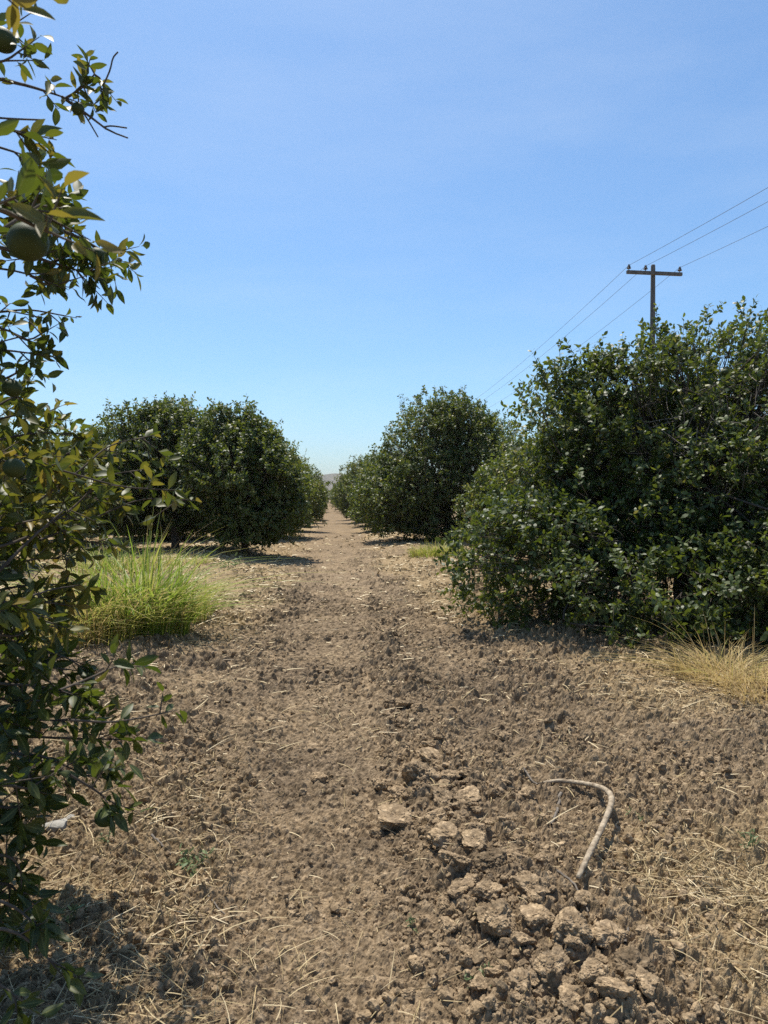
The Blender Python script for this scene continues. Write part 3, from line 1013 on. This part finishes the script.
# ------------------------------------------------------------------ large right tree
BIG_TREE = make_tree('citrus_tree', (4.5, 9.0), [
    ((0.1, 0.1, 1.75), (1.9, 1.8, 1.65)),
    ((1.6, 0.2, 2.45), (1.5, 1.6, 1.70)),
    ((-0.9, -0.2, 1.9), (1.15, 1.2, 1.15)),
    ((-2.05, -0.75, 0.82), (1.02, .95, 0.92)),
    ((-1.45, -0.40, 1.38), (.9, .9, .75)),
    ((-1.25, -1.75, 0.58), (1.1, .95, .70)),
    ((0.35, -2.2, 0.66), (1.4, .95, .85)),
    ((0.1, -1.1, 1.5), (1.3, .9, .9)),
    ((2.0, -1.8, 0.90), (1.3, 1.0, 1.0)),
    ((-.98, -.1, 2.78), (.80, .75, .58)),
    ((-.42, -.2, 3.24), (.30, .3, .28)),
], 'large dark citrus tree in the right foreground, branches sweeping to the soil', 201, 8600, 14, .067, .28,
    trunk_r=.13, n_limb=18, n_br=320, shoots=120, gap=-.34, zmin=-.12, lump=.36, vofs=-.05)



def dead_twigs(root, n, seed):
    """bare grey twigs showing between the leaves"""
    rng = np.random.default_rng(seed)
    d = unit(rng.normal(size=(n, 3)) * np.array([1, .55, .7]) + np.array([-.15, -1.0, .1]))
    p = np.array([.2, .0, 1.75]) + d * np.array([1.75, 1.75, 1.35]) * rng.uniform(.82, 1.03, (n, 1))
    p[:, 2] = np.maximum(p[:, 2], .35)
    t = unit(d * .5 + rng.normal(0, .7, (n, 3)))
    L = rng.uniform(.18, .5, n)[:, None]
    k = rng.normal(0, .06, (n, 3))
    P = np.stack([p - t * L * .6, p - t * L * .2 + k * .6, p + t * L * .2 + k, p + t * L * .5 + k * .3 + [0, 0, -.03]], 1)
    V, q = tubes_batch(P, np.array([.0048, .004, .003, .0016])[None] * np.ones((n, 1)), 4)
    import bmesh
    tw = mesh_from('twigs', V, [q], M_TWIG, smooth=True)
    trunk = [c for c in root.children if c.name.startswith('trunk')][0].data
    trunk.materials.append(M_TWIG)
    bm = bmesh.new()
    bm.from_mesh(trunk)
    n0 = len(bm.faces)
    bm.from_mesh(tw)
    bm.faces.ensure_lookup_table()
    for fa in bm.faces[n0:]:
        fa.material_index = 1
    bm.to_mesh(trunk)
    bm.free()
    bpy.data.meshes.remove(tw)


dead_twigs(BIG_TREE, 420, 5)
FRUIT = fruit_mesh()
for px, py, Y in ((664, 329, 8.75), (604, 431, 7.6), (688, 402, 7.5), (640, 470, 7.2), (725, 372, 7.7), (560, 545, 7.5), (702, 520, 7.1), (510, 520, 8.2), (580, 382, 8.3)):
    f = obj('fruit', FRUIT, BIG_TREE, at(px, py, Y) - np.array(BIG_TREE.location))
    f.scale = (.036, .036, .036)

# second right tree, low and paler, half hidden behind the large one
make_tree('citrus_tree', (4.3, 15.3), [
    ((0, 0, 1.35), (1.25, 1.25, 1.25)), ((-.5, .2, 1.0), (1.1, 1.1, .95)), ((.9, 0, 1.6), (1.2, 1.2, 1.1))],
    'low yellowish citrus tree between the large right tree and the tall one', 202, 2600, 13, .080, .32, shoots=40, vofs=.16)
# tall right tree
make_tree('citrus_tree', (3.95, 24.2), [
    ((-.1, 0, 2.6), (2.0, 2.0, 2.25)), ((.9, 0, 2.2), (1.9, 1.9, 2.0)), ((-1.1, -.4, 1.3), (1.45, 1.4, 1.2)), ((.3, 0, 3.7), (1.35, 1.3, 1.15)),
    ((-1.55, .2, 2.0), (.9, 1, 1.0)), ((-2.0, .6, 1.2), (1.0, 1.3, 1.15)), ((.3, -.4, .8), (1.9, 1.6, .8))],
    'tallest tree of the right row, domed, behind the low yellowish tree', 203, 5200, 14, .095, .38, trunk_r=.12, n_br=90, shoots=60, zmin=.0)
# left pair
make_tree('citrus_tree', (-4.15, 20.5), [
    ((-.35, 0, 2.55), (1.65, 1.6, 1.65)), ((-1.2, .1, 2.0), (1.3, 1.3, 1.35)), ((.6, -.2, 2.1), (1.3, 1.3, 1.4)), ((-.2, 0, 3.3), (.95, .95, .75)), ((-1.5, -.2, 1.15), (1.15, 1.2, .95)), ((.95, .3, 1.15), (1.15, 1.2, .95)), ((-.2, .8, 1.0), (1.3, 1.0, .8))],
    'left round-topped citrus tree with a dark bare trunk showing', 204, 4300, 14, .092, .36, trunk_r=.12, n_br=90, shoots=40, zmin=.42, fork=.8)
make_tree('citrus_tree', (-2.1, 18.9), [
    ((-.1, 0, 2.1), (1.35, 1.35, 1.6)), ((.35, 0, 1.5), (1.2, 1.25, 1.25)), ((-.3, .1, 2.8), (.9, .9, .85)), ((.25, -.3, .95), (1.0, 1, .8))],
    'dense dark citrus tree at the track edge, right of the round-topped one', 205, 3600, 14, .090, .34, trunk_r=.11, n_br=80, shoots=60, zmin=.22)

# two further kinds for the rest of the rows
KIND_A = make_tree('citrus_tree', (-2.2, 27.0), [
    ((0, 0, 1.75), (1.55, 1.6, 1.6)), ((0, 0, .8), (1.5, 1.9, .8)), ((.2, .9, 1.6), (1.4, 1.3, 1.4)), ((-.3, -.9, 1.5), (1.4, 1.3, 1.35)), ((.1, 0, 2.5), (1.0, 1, .85))],
    'paler citrus tree directly behind the dense dark one on the left', 206, 2800, 12, .100, .36, shoots=40, vofs=.14, gap=-.5, zmin=.0, group='trees lining the left of the track')
KIND_B = make_tree('citrus_tree', (2.75, 32.0), [
    ((0, 0, 1.7), (1.6, 1.6, 1.55)), ((0, 0, .8), (1.5, 1.9, .8)), ((.3, -.9, 1.5), (1.4, 1.4, 1.4)), ((-.2, .9, 1.7), (1.4, 1.3, 1.45)), ((0, .3, 2.5), (1.0, 1.1, .8))],
    'rounded citrus tree just beyond the tallest tree on the right', 207, 2800, 12, .105, .36, shoots=40, gap=-.5, zmin=.0, group='trees lining the right of the track')
KIND_C = make_tree('citrus_tree', (-7.6, 23.5), [
    ((0, 0, 2.0), (1.75, 1.7, 1.6)), ((.7, .3, 1.7), (1.4, 1.3, 1.3)), ((-.7, -.3, 1.6), (1.4, 1.4, 1.3))],
    'citrus tree at the far left seen between near branches and the round-topped tree', 208, 2600, 13, .100, .36, shoots=60, zmin=.6, fork=.8)
copy_tree(KIND_C, (-7.9, 16.5), 2.1, (1, 1, .92), 'dark citrus tree at the left edge behind the near branches', None)
copy_tree(KIND_A, (-5.6, 26.0), 1.3, (1.15, 1.1, 1.0), 'low-skirted citrus tree filling the gap behind the round-topped left tree', None)
copy_tree(KIND_A, (-9.6, 30.5), 4.0, (1.3, 1.2, 1.0), 'low-skirted citrus tree farther back on the left, behind the near branches', None)
for i, (x, y) in enumerate([(8.6, 17.0), (9.0, 23.5), (8.4, 30.0)]):
    copy_tree(KIND_A if i != 1 else KIND_C, (x, y), i * 2.2, (1.1, 1.1, 1.05), 'citrus tree glimpsed through the large right tree', 'trees behind the large right tree')
tr_rng = random.Random(77)
y = 33.5
while y < 240:
    x = -2.2 + tr_rng.uniform(-.2, .2)
    s = tr_rng.uniform(.86, 1.08)
    lab = 'third tree of the left row along the track, behind the paler one' if y < 36 else 'distant citrus tree merging into the hedge-like left row'
    copy_tree([KIND_A, KIND_B, KIND_C][tr_rng.randrange(3)] if y > 36 else KIND_A, (x, y), tr_rng.uniform(0, 6.28), (s * .98, s, s * tr_rng.uniform(.9, 1.08)), lab,
              'trees lining the left of the track')
    y += tr_rng.uniform(5.6, 6.6) * (1 if y < 120 else 1.6)
y = 38.5
while y < 240:
    x = 2.75 + tr_rng.uniform(-.2, .2)
    s = tr_rng.uniform(.88, 1.1)
    lab = 'tree of the right row after the rounded one beyond the tallest' if y < 40 else 'distant citrus tree merging into the hedge-like right row'
    copy_tree([KIND_A, KIND_B][tr_rng.randrange(2)], (x, y), tr_rng.uniform(0, 6.28), (s, s, s * tr_rng.uniform(.9, 1.08)), lab,
              'trees lining the right of the track')
    y += tr_rng.uniform(5.6, 6.6) * (1 if y < 120 else 1.6)


# ------------------------------------------------------------------ near left tree
def near_tree():
    rng = np.random.default_rng(31)
    bx, by = -2.55, 2.75
    z = float(ground_h(np.array([bx]), np.array([by]), False)[0])
    root = empty('citrus_tree', (bx, by, z))
    tag(root, 'nearest citrus tree, leafy branches with green fruit reaching in from the left edge', 'tree')
    off = np.array([bx, by, z])
    fork = np.array([bx + .05, by, z + .55])
    wood, tb, td, tl, tn, tv, tsz = [], [], [], [], [], [], []

    def stem(pts, r0, r1, n=16, k=6):
        c = curve(pts, n)
        wood.append(tubes_batch(c[None], np.linspace(r0, r1, n)[None], k))
        return c

    def spray(pix, dens=1.0, leafv=.45, r0=.008, llen=.075, out=None, n_leaf=7, spread=.10, bare=False, side=.12, link_=True):
        """a branch through photo points (px, py, Y) with leafy side shoots"""
        P = [at(*p) for p in pix]
        if link_:
            w = P[0] + (fork - P[0]) * .35 + np.array([0, 0, .12])
            stem([fork, w, P[0]], .022, r0, 18)
        L = sum(np.linalg.norm(P[i + 1] - P[i]) for i in range(len(P) - 1))
        n = max(8, int(L / .03))
        c = stem(P, r0, .0022, n)
        if bare:
            return
        m = max(2, int(L / .062 * dens))
        for q in range(m):
            f = rng.uniform(.04, 1)
            i = min(n - 2, int(f * (n - 1)))
            t = unit(c[i + 1] - c[i])
            d = unit(t * .55 + rng.normal(0, .62, 3) + np.array([0, 0, .12]))
            tb.append(c[i]); td.append(d); tl.append(side * rng.uniform(.5, 1.4)); tn.append(n_leaf)
            tv.append(leafv + rng.normal(0, .08)); tsz.append(llen)
        tb.append(c[-3]); td.append(unit(c[-1] - c[-3])); tl.append(.09); tn.append(n_leaf); tv.append(leafv + .1); tsz.append(llen * .9)

    # -- top: one close yellowed tip, then a branch ending in bare twigs
    spray([(-60, -40, 1.15), (-20, -14, 1.18), (6, -8, 1.2)], .8, .92, .004, .060, n_leaf=3, side=.03)
    spray([(-90, 95, 2.1), (-20, 78, 2.2), (20, 84, 2.25), (48, 92, 2.3), (66, 98, 2.3)], .6, .58, .007, .060, n_leaf=5, side=.08)
    spray([(66, 98, 2.3), (76, 92, 2.3), (86, 84, 2.3), (96, 74, 2.32), (104, 86, 2.34)], 3.2, .62, .004, .054, n_leaf=7, side=.065, link_=False)
    spray([(62, 97, 2.3), (78, 108, 2.3), (92, 118, 2.3), (108, 130, 2.3), (128, 138, 2.3)], 1, .5, .005, bare=True, link_=False)
    spray([(80, 108, 2.3), (88, 120, 2.3), (98, 137, 2.3)], 1, .5, .003, bare=True, link_=False)
    spray([(104, 127, 2.3), (112, 126, 2.3), (127, 128, 2.3)], 1, .5, .0025, bare=True, link_=False)
    spray([(104, 84, 2.32), (110, 70, 2.32), (113, 58, 2.32), (118, 52, 2.32)], 1, .5, .0025, bare=True, link_=False)
    spray([(-40, 20, 2.0), (0, 30, 2.0), (14, 38, 2.05)], 1.2, .5, .005, .06, n_leaf=5, side=.08)
    spray([(-40, 60, 2.0), (0, 62, 2.0), (24, 48, 2.0)], 1.1, .5, .004, .06, n_leaf=5, side=.08)
    spray([(-60, 112, 2.0), (0, 118, 2.0), (42, 120, 2.0)], 1, .5, .003, bare=True)
    spray([(-50, 120, 1.6), (0, 128, 1.7), (34, 135, 1.75)], 1.3, .68, .005, .075, n_leaf=5, side=.08)
    spray([(-50, 140, 2.2), (10, 150, 2.3), (28, 168, 2.3), (44, 182, 2.3)], 1.4, .5, .004, .05, n_leaf=5, side=.06)
    # -- the heavy bough at y 180-290
    spray([(-80, 215, 2.2), (0, 205, 2.3), (40, 222, 2.4), (80, 238, 2.5), (100, 250, 2.6), (114, 257, 2.65)], 2.9, .55, .009, .066, n_leaf=7, side=.11)
    spray([(-60, 235, 2.0), (10, 250, 2.2), (50, 262, 2.4), (70, 268, 2.5), (88, 274, 2.5)], 3.0, .45, .007, .066, n_leaf=7, side=.10)
    spray([(-60, 190, 2.2), (0, 190, 2.3), (30, 200, 2.3), (52, 212, 2.35)], 2.6, .5, .006, .064, n_leaf=7, side=.09)
    spray([(-60, 205, 1.12), (-5, 208, 1.14), (30, 224, 1.16), (58, 236, 1.18)], 1.6, .70, .004, .066, n_leaf=3, side=.05)
    spray([(-40, 192, 1.17), (0, 203, 1.19), (30, 209, 1.2), (52, 220, 1.21)], 1.8, .55, .004, .060, n_leaf=4, side=.035)  # spray added above the close fruit to throw shade on it
    spray([(-70, 262, 1.5), (-10, 236, 1.5), (24, 215, 1.55), (48, 200, 1.6)], 1.5, .55, .005, .07, n_leaf=5, side=.08)
    spray([(-30, 265, 2.3), (20, 272, 2.3), (58, 286, 2.3)], .5, .5, .004, .06, n_leaf=4, side=.08)
    spray([(30, 276, 2.35), (50, 285, 2.35), (72, 280, 2.35)], .4, .5, .003, .055, n_leaf=3, side=.06, link_=False)
    # -- thin sprays against the sky
    spray([(-70, 318, 2.3), (0, 312, 2.4), (30, 310, 2.5), (66, 316, 2.55)], .9, .5, .005, .062, n_leaf=4, side=.08)
    spray([(-60, 330, 2.3), (0, 328, 2.4), (26, 340, 2.4), (48, 330, 2.4)], 1.2, .5, .005, .065, n_leaf=5, side=.09)
    spray([(-60, 372, 2.3), (-5, 352, 2.4), (20, 352, 2.4), (46, 356, 2.4)], 1.0, .48, .005, .065, n_leaf=6, side=.09)
    spray([(-60, 395, 2.3), (-5, 382, 2.4), (18, 372, 2.4), (30, 360, 2.4)], 1.0, .48, .005, .065, n_leaf=6, side=.08)
    # -- middle mass, its sunlit look put into a lighter leaf colour
    for (y0, x1, y1, Y, dn) in ((420, 46, 420, 2.5, 1.5), (440, 70, 438, 2.6, 1.6), (462, 86, 458, 2.7, 1.5), (490, 60, 475, 2.3, 1.7), (505, 100, 500, 2.6, 1.4),
                                (530, 70, 520, 2.3, 1.7), (548, 95, 545, 2.7, 1.3), (570, 60, 560, 2.2, 1.7), (590, 72, 590, 2.5, 1.4), (612, 60, 606, 2.3, 1.6),
                                (630, 50, 628, 2.4, 1.5), (410, 20, 398, 2.3, 1.5), (452, 40, 470, 2.1, 1.5), (520, 40, 545, 2.0, 1.5), (600, 30, 620, 2.0, 1.5)):
        Y += rng.uniform(.05, .55)
        spray([(-90, y0 + 25, Y), (-20, y0 + 4, Y + .15), (x1 * .6, (y0 + y1) / 2 - 6, Y + .25), (x1 * 1.2, y1, Y + .4)], dn * 1.02, .66, .007, .078, n_leaf=7, side=.12)
    spray([(-60, 560, 2.4), (20, 540, 2.6), (70, 510, 2.8), (105, 478, 2.9), (140, 470, 3.0)], .9, .56, .006, .078, n_leaf=6, side=.12)
    spray([(40, 540, 2.7), (90, 520, 2.9), (140, 500, 3.0), (186, 500, 3.05)], .8, .58, .005, .078, n_leaf=5, side=.11, link_=False)
    spray([(40, 500, 2.7), (80, 470, 2.8), (110, 446, 2.9), (150, 436, 3.0)], .6, .55, .004, .075, n_leaf=5, side=.1, link_=False)
    spray([(60, 470, 2.6), (120, 486, 2.7), (172, 490, 2.8)], .6, .62, .004, .075, n_leaf=4, side=.1, link_=False)
    spray([(20, 600, 2.4), (50, 590, 2.5), (80, 585, 2.5)], 1, .5, .004, bare=True, link_=False)
    spray([(-10, 580, 2.3), (30, 540, 2.4), (64, 510, 2.5)], 1, .5, .006, bare=True, link_=False)
    # -- lower mass
    for (y0, x1, y1, Y, dn) in ((650, 70, 655, 2.2, 1.6), (668, 95, 672, 2.3, 1.5), (690, 60, 690, 2.0, 1.7), (705, 88, 705, 2.2, 1.6), (725, 70, 722, 2.0, 1.7),
                                (742, 95, 742, 2.2, 1.6), (760, 78, 760, 2.0, 1.6), (775, 105, 775, 2.15, 1.4), (790, 60, 792, 1.9, 1.6), (812, 45, 812, 1.9, 1.6),
                                (835, 34, 835, 1.9, 1.5), (860, 26, 865, 1.85, 1.5), (890, 22, 888, 1.85, 1.7), (915, 14, 915, 1.8, 1.6), (640, 30, 640, 2.0, 1.6)):
        jx = rng.uniform(.6, 1.32)
        Y += rng.uniform(.1, .6)
        spray([(-90, y0 - 40, Y - .1), (-20, y0 - 10, Y), (x1 * .5 * jx, (y0 + y1) / 2 - 4, Y + .05), (x1 * jx, y1 + rng.uniform(-10, 14), Y + .1)], dn * .95, .36, .007, .076, n_leaf=7, side=.11)
    spray([(60, 690, 2.2), (90, 678, 2.3), (112, 668, 2.35), (130, 664, 2.4)], .8, .35, .004, .076, n_leaf=4, side=.08, link_=False)
    spray([(70, 720, 2.2), (110, 722, 2.3), (140, 718, 2.4), (168, 712, 2.45)], .42, .40, .004, .066, n_leaf=4, side=.07, link_=False)
    spray([(70, 775, 2.1), (95, 790, 2.15), (108, 800, 2.18), (122, 806, 2.18)], 1.4, .35, .004, .07, n_leaf=5, side=.07, link_=False)
    spray([(-40, 930, 1.8), (10, 930, 1.85), (40, 950, 1.85), (56, 968, 1.85)], .7, .4, .005, .07, n_leaf=5, side=.08)
    spray([(-40, 960, 1.8), (0, 985, 1.85), (20, 1000, 1.85)], .8, .35, .005, .07, n_leaf=5, side=.08)
    spray([(-40, 890, 1.8), (10, 905, 1.85), (36, 925, 1.85)], .8, .35, .005, .07, n_leaf=5, side=.08)
    # -- the body of the crown, left of the frame
    lob = [((-2.55, 2.8, 2.0), (1.25, 1.45, 1.65)), ((-2.2, 3.4, 1.3), (1.0, 1.2, 1.0)), ((-2.3, 2.3, 1.2), (1.0, 1.0, 1.0)), ((-2.0, 2.7, 2.9), (.9, .9, .8))]
    cr = Crown(rng, lob, 1500, 9, .075, .28, 77, shoots=30, zmin=.2)
    fx = cr.tw_base + cr.tw_dir * cr.tw_len[:, None]
    ok = (np.minimum(fx[:, 0] / np.maximum(fx[:, 1], .3), -9 * (fx[:, 1] < .9)) < -.485) & (cr.tw_base[:, 0] / np.maximum(cr.tw_base[:, 1], .3) < -.475)
    base = np.concatenate([np.array(tb), cr.tw_base[ok]])
    dirs = np.concatenate([np.array(td), cr.tw_dir[ok]])
    lens = np.concatenate([np.array(tl), cr.tw_len[ok]])
    nn = np.concatenate([np.array(tn), np.full(ok.sum(), 9)])
    vv = np.concatenate([np.array(tv), np.full(ok.sum(), .42)])
    sz = np.concatenate([np.array(tsz), np.full(ok.sum(), .075)])
    allV, allF, allA, ribs, o = [], [], [], [], 0
    for k in np.unique(nn):
        s = nn == k
        pos, ld, nr, ll, tw = leaves_on(rng, base[s], dirs[s], lens[s], int(k), 1.0, .9, .75, .3)
        ll = ll * sz[s][tw] * .90
        v = np.clip(vv[s][tw] + rng.normal(0, .14, len(tw)) + .4 * (rng.uniform(0, 1, len(tw)) < .03), 0, 1)
        kind = rng.integers(0, 4, len(tw))
        for kd in range(4):                       # four leaf shapes: flat, cupped, curled down, twisted
            tv_ = LEAF_HI_V.copy()
            t_ = tv_[:, 1]
            if kd == 1:
                tv_[:, 2] += .55 * np.abs(tv_[:, 0])
            elif kd == 2:
                tv_[:, 2] -= .55 * t_ ** 2
                tv_[:, 1] -= .10 * t_ ** 3
            elif kd == 3:
                tv_[:, 2] += .7 * tv_[:, 0] * (t_ - .3) + .12 * np.sin(t_ * 9)
            m_ = kind == kd
            V, Fi = stamp(tv_, LEAF_HI_F, pos[m_], ld[m_], nr[m_], ll[m_], ll[m_] * rng.uniform(.31, .40, m_.sum()))
            allV.append(V); allF.append(Fi + o); allA.append(np.repeat(v[m_], len(tv_))); o += len(V)
            ribs.append(np.tile((np.arange(len(tv_)) % 3 == 1).astype(float), m_.sum()))
    P = np.stack([base, base + dirs * (lens * .5)[:, None], base + dirs * lens[:, None]], 1)
    wood.append(tubes_batch(P, np.array([.0026, .002, .001])[None] * np.ones((len(P), 1)), 4))
    # trunk and its main limbs
    tr = curve([off + [0, 0, -.1], off + [0, 0, .1], off + [.02, 0, .35], fork], 10)
    wood.append(tubes_batch(tr[None], np.linspace(.13, .085, 10)[None], 12))
    for (x, y_, z_) in ((-2.9, 3.4, 2.9), (-2.2, 2.4, 3.2), (-3.2, 2.3, 2.6), (-2.0, 3.5, 2.1), (-2.1, 2.0, 1.8), (-1.75, 2.6, 2.4)):
        e = np.array([x, y_, z_])
        stem([fork, fork + (e - fork) * .5 + rng.normal(0, .1, 3), e], .06, .012, 14, 8)
    V, Fs = merge(wood)
    obj('trunk', mesh_from('trunk', V - off, Fs, M_BARK, smooth=True), root)
    obj('crown', mesh_from('crown', np.concatenate(allV) - off, allF, M_LEAF_NEAR, {'var': np.concatenate(allA), 'rib': np.concatenate(ribs)}, smooth=True), root)
    # fruit
    fm = FRUIT
    for px, py, dpx, Y in ((28, 242, 38, 1.26), (97, 255, 15, 2.55), (50, 277, 15, 2.4), (3, 40, 24, 2.0), (78, 109, 12, 2.3), (105, 817, 20, 2.16),
                           (14, 468, 20, 2.1), (12, 388, 18, 2.4)):
        p = at(px, py, Y) - off
        f = obj('fruit', fm, root, p)
        r = dpx / 2 / FPX * Y
        f.scale = (r, r, r)
        f.rotation_euler = (rng.uniform(-.5, .5), rng.uniform(-.5, .5), rng.uniform(0, 6))
    return root


near_tree()


# ------------------------------------------------------------------ power line
PX, PY_ = 11.75, 27.0
arm_c = at(653, 274.5, PY_)
PX = arm_c[0]


def lathe(prof, k=14):
    V, q = [], []
    for r, z in prof:
        for j in range(k):
            V.append((r * math.cos(j * 2 * math.pi / k), r * math.sin(j * 2 * math.pi / k), z))
    for i in range(len(prof) - 1):
        for j in range(k):
            q.append((i * k + j, i * k + (j + 1) % k, (i + 1) * k + (j + 1) % k, (i + 1) * k + j))
    return np.array(V), np.array(q)


def bevel_box(x0, x1, y0, y1, z0, z1, mat, name, parent, b=.008):
    import bmesh
    bm = bmesh.new()
    bmesh.ops.create_cube(bm, size=1)
    for v in bm.verts:
        v.co = ((x0 + x1) / 2 + v.co.x * (x1 - x0), (y0 + y1) / 2 + v.co.y * (y1 - y0), (z0 + z1) / 2 + v.co.z * (z1 - z0))
    bmesh.ops.bevel(bm, geom=bm.edges[:], offset=b, segments=2, affect='EDGES')
    me = bpy.data.meshes.new(name)
    bm.to_mesh(me)
    bm.free()
    me.materials.append(mat)
    return obj(name, me, parent)


def power_pole():
    gz = float(ground_h(np.array([PX]), np.array([PY_]), False)[0])
    root = empty('utility_pole', (PX, PY_, gz))
    tag(root, 'weathered utility pole with a crossarm rising behind the large right tree', 'utility pole')
    az = arm_c[2] - gz
    top = at(653, 265, PY_)[2] - gz
    V, q = lathe([(.14, -.3), (.135, .2), (.092, az - 1.5), (.080, top - .05), (.073, top - .015), (.06, top + .01), (.001, top + .015)], 18)
    obj('pole', mesh_from('pole', V, [q], M_WOOD, smooth=True), root)
    x0, x1 = at(624, 274, PY_)[0] - PX, at(680.5, 274, PY_)[0] - PX
    arm = bevel_box(x0, x1, -.215, -.105, az - .06, az + .06, M_WOOD, 'crossarm', root)
    arm.rotation_euler = (0, 0, .06)
    iv, iq = lathe([(.016, -.02), (.016, .07), (.07, .065), (.085, .085), (.06, .115), (.045, .125), (.06, .14), (.05, .17), (.03, .185), (.038, .21), (.02, .225), (.001, .228)])
    im = mesh_from('insulator', iv, [iq], M_INS, smooth=True)
    pts = []
    for px in (626.5, 643.5, 678.5):
        x = at(px, 270, PY_)[0] - PX
        p = (x, -.16 + .06 * x, az + .06)
        obj('insulator', im, root, p)
        pts.append((PX + p[0], PY_ + p[1], gz + p[2] + .19))
    return pts


ins = power_pole()
for p, lab in zip(ins, ('leftmost of three overhead wires, ending on the crossarm tip insulator',
                        'middle one of three overhead wires, on the insulator left of the pole',
                        'rightmost of three overhead wires, on the right end of the crossarm')):
    span, sl = 72.0, .087
    P = []
    for kspan in (-1, 0, 1):
        for t in np.linspace(0, 1, 40, endpoint=(kspan == 1)):
            P.append((p[0] - .015 * (kspan + t) * span, p[1] + (kspan + t) * span, p[2] - sl * span * t * (1 - t)))
    P = np.array(P)
    V, q = tubes_batch(P[None], np.full((1, len(P)), .0062), 6)
    o = obj('overhead_wire', mesh_from('overhead_wire', V, [q], M_WIRE, smooth=True))
    tag(o, lab, 'wire', 'overhead wires on the utility pole')

# ------------------------------------------------------------------ light, sky, camera
SUN_EL, SUN_AZ = R(69), R(-17)          # azimuth from the row direction, negative = left
S = Vector((math.sin(SUN_AZ) * math.cos(SUN_EL), math.cos(SUN_AZ) * math.cos(SUN_EL), math.sin(SUN_EL)))
sun = bpy.data.lights.new('sun', 'SUN')
sun.energy = 5.0
sun.angle = R(.53)
sun.color = (1.0, .93, .82)
so = link(bpy.data.objects.new('sun', sun))
so.rotation_euler = S.to_track_quat('Z', 'Y').to_euler()

w = bpy.data.worlds.new('World')
SC.world = w
w.use_nodes = True
nt = w.node_tree
bg = nt.nodes['Background']
sky = nt.nodes.new('ShaderNodeTexSky')
sky.sky_type = 'NISHITA'
sky.sun_disc = False
sky.sun_elevation = SUN_EL
sky.sun_rotation = SUN_AZ
sky.altitude = 0
sky.air_density = 1.0
sky.dust_density = 1.2
sky.ozone_density = 9.0
tint = nt.nodes.new('ShaderNodeMix')          # the phone's white balance for the blue of the sky
tint.data_type = 'RGBA'
tint.blend_type = 'MULTIPLY'
tint.inputs[0].default_value = 1.0
tint.inputs[7].default_value = (1.00, 1.13, 1.09, 1)
nt.links.new(sky.outputs[0], tint.inputs[6])
tc = nt.nodes.new('ShaderNodeTexCoord')      # thin high haze and a few wisps
mp = nt.nodes.new('ShaderNodeMapping')
mp.inputs['Rotation'].default_value = (0, 0, .5)
mp.inputs['Scale'].default_value = (1.0, 2.6, 5.0)
nt.links.new(tc.outputs['Generated'], mp.inputs['Vector'])
wn = noise_node(nt, 2.2, 7, .62, vec=mp.outputs[0])
wr = ramp(nt, [(.42, (0, 0, 0)), (.80, (.11, .11, .11))], wn.outputs['Fac'])
wm = nt.nodes.new('ShaderNodeMix')
wm.data_type = 'RGBA'
nt.links.new(wr.outputs['Color'], wm.inputs[0])
nt.links.new(tint.outputs[2], wm.inputs[6])
wm.inputs[7].default_value = (6.2, 6.6, 6.9, 1)
nt.links.new(wm.outputs[2], bg.inputs['Color'])
bg.inputs['Strength'].default_value = .110

cam = bpy.data.cameras.new('camera')
co = link(bpy.data.objects.new('camera', cam))
co.location = (0, 0, CAM_H)
co.rotation_euler = (math.pi / 2 - PITCH, 0, -YAW)
cam.sensor_fit = 'VERTICAL'
cam.sensor_height = 36.0
cam.lens = FPX / 1024 * 36
cam.clip_start = .05
cam.clip_end = 6000
cam.dof.use_dof = True
cam.dof.focus_distance = 7.0
cam.dof.aperture_fstop = 9
SC.camera = co

SC.render.engine = 'CYCLES'
SC.cycles.max_bounces = 6
SC.cycles.diffuse_bounces = 4
SC.cycles.glossy_bounces = 2
SC.cycles.transmission_bounces = 4
SC.cycles.use_denoising = False
SC.view_settings.view_transform = 'Standard'
SC.view_settings.look = 'None'
SC.view_settings.exposure = 0.5
SC.view_settings.gamma = 1
SC.view_settings.use_curve_mapping = False
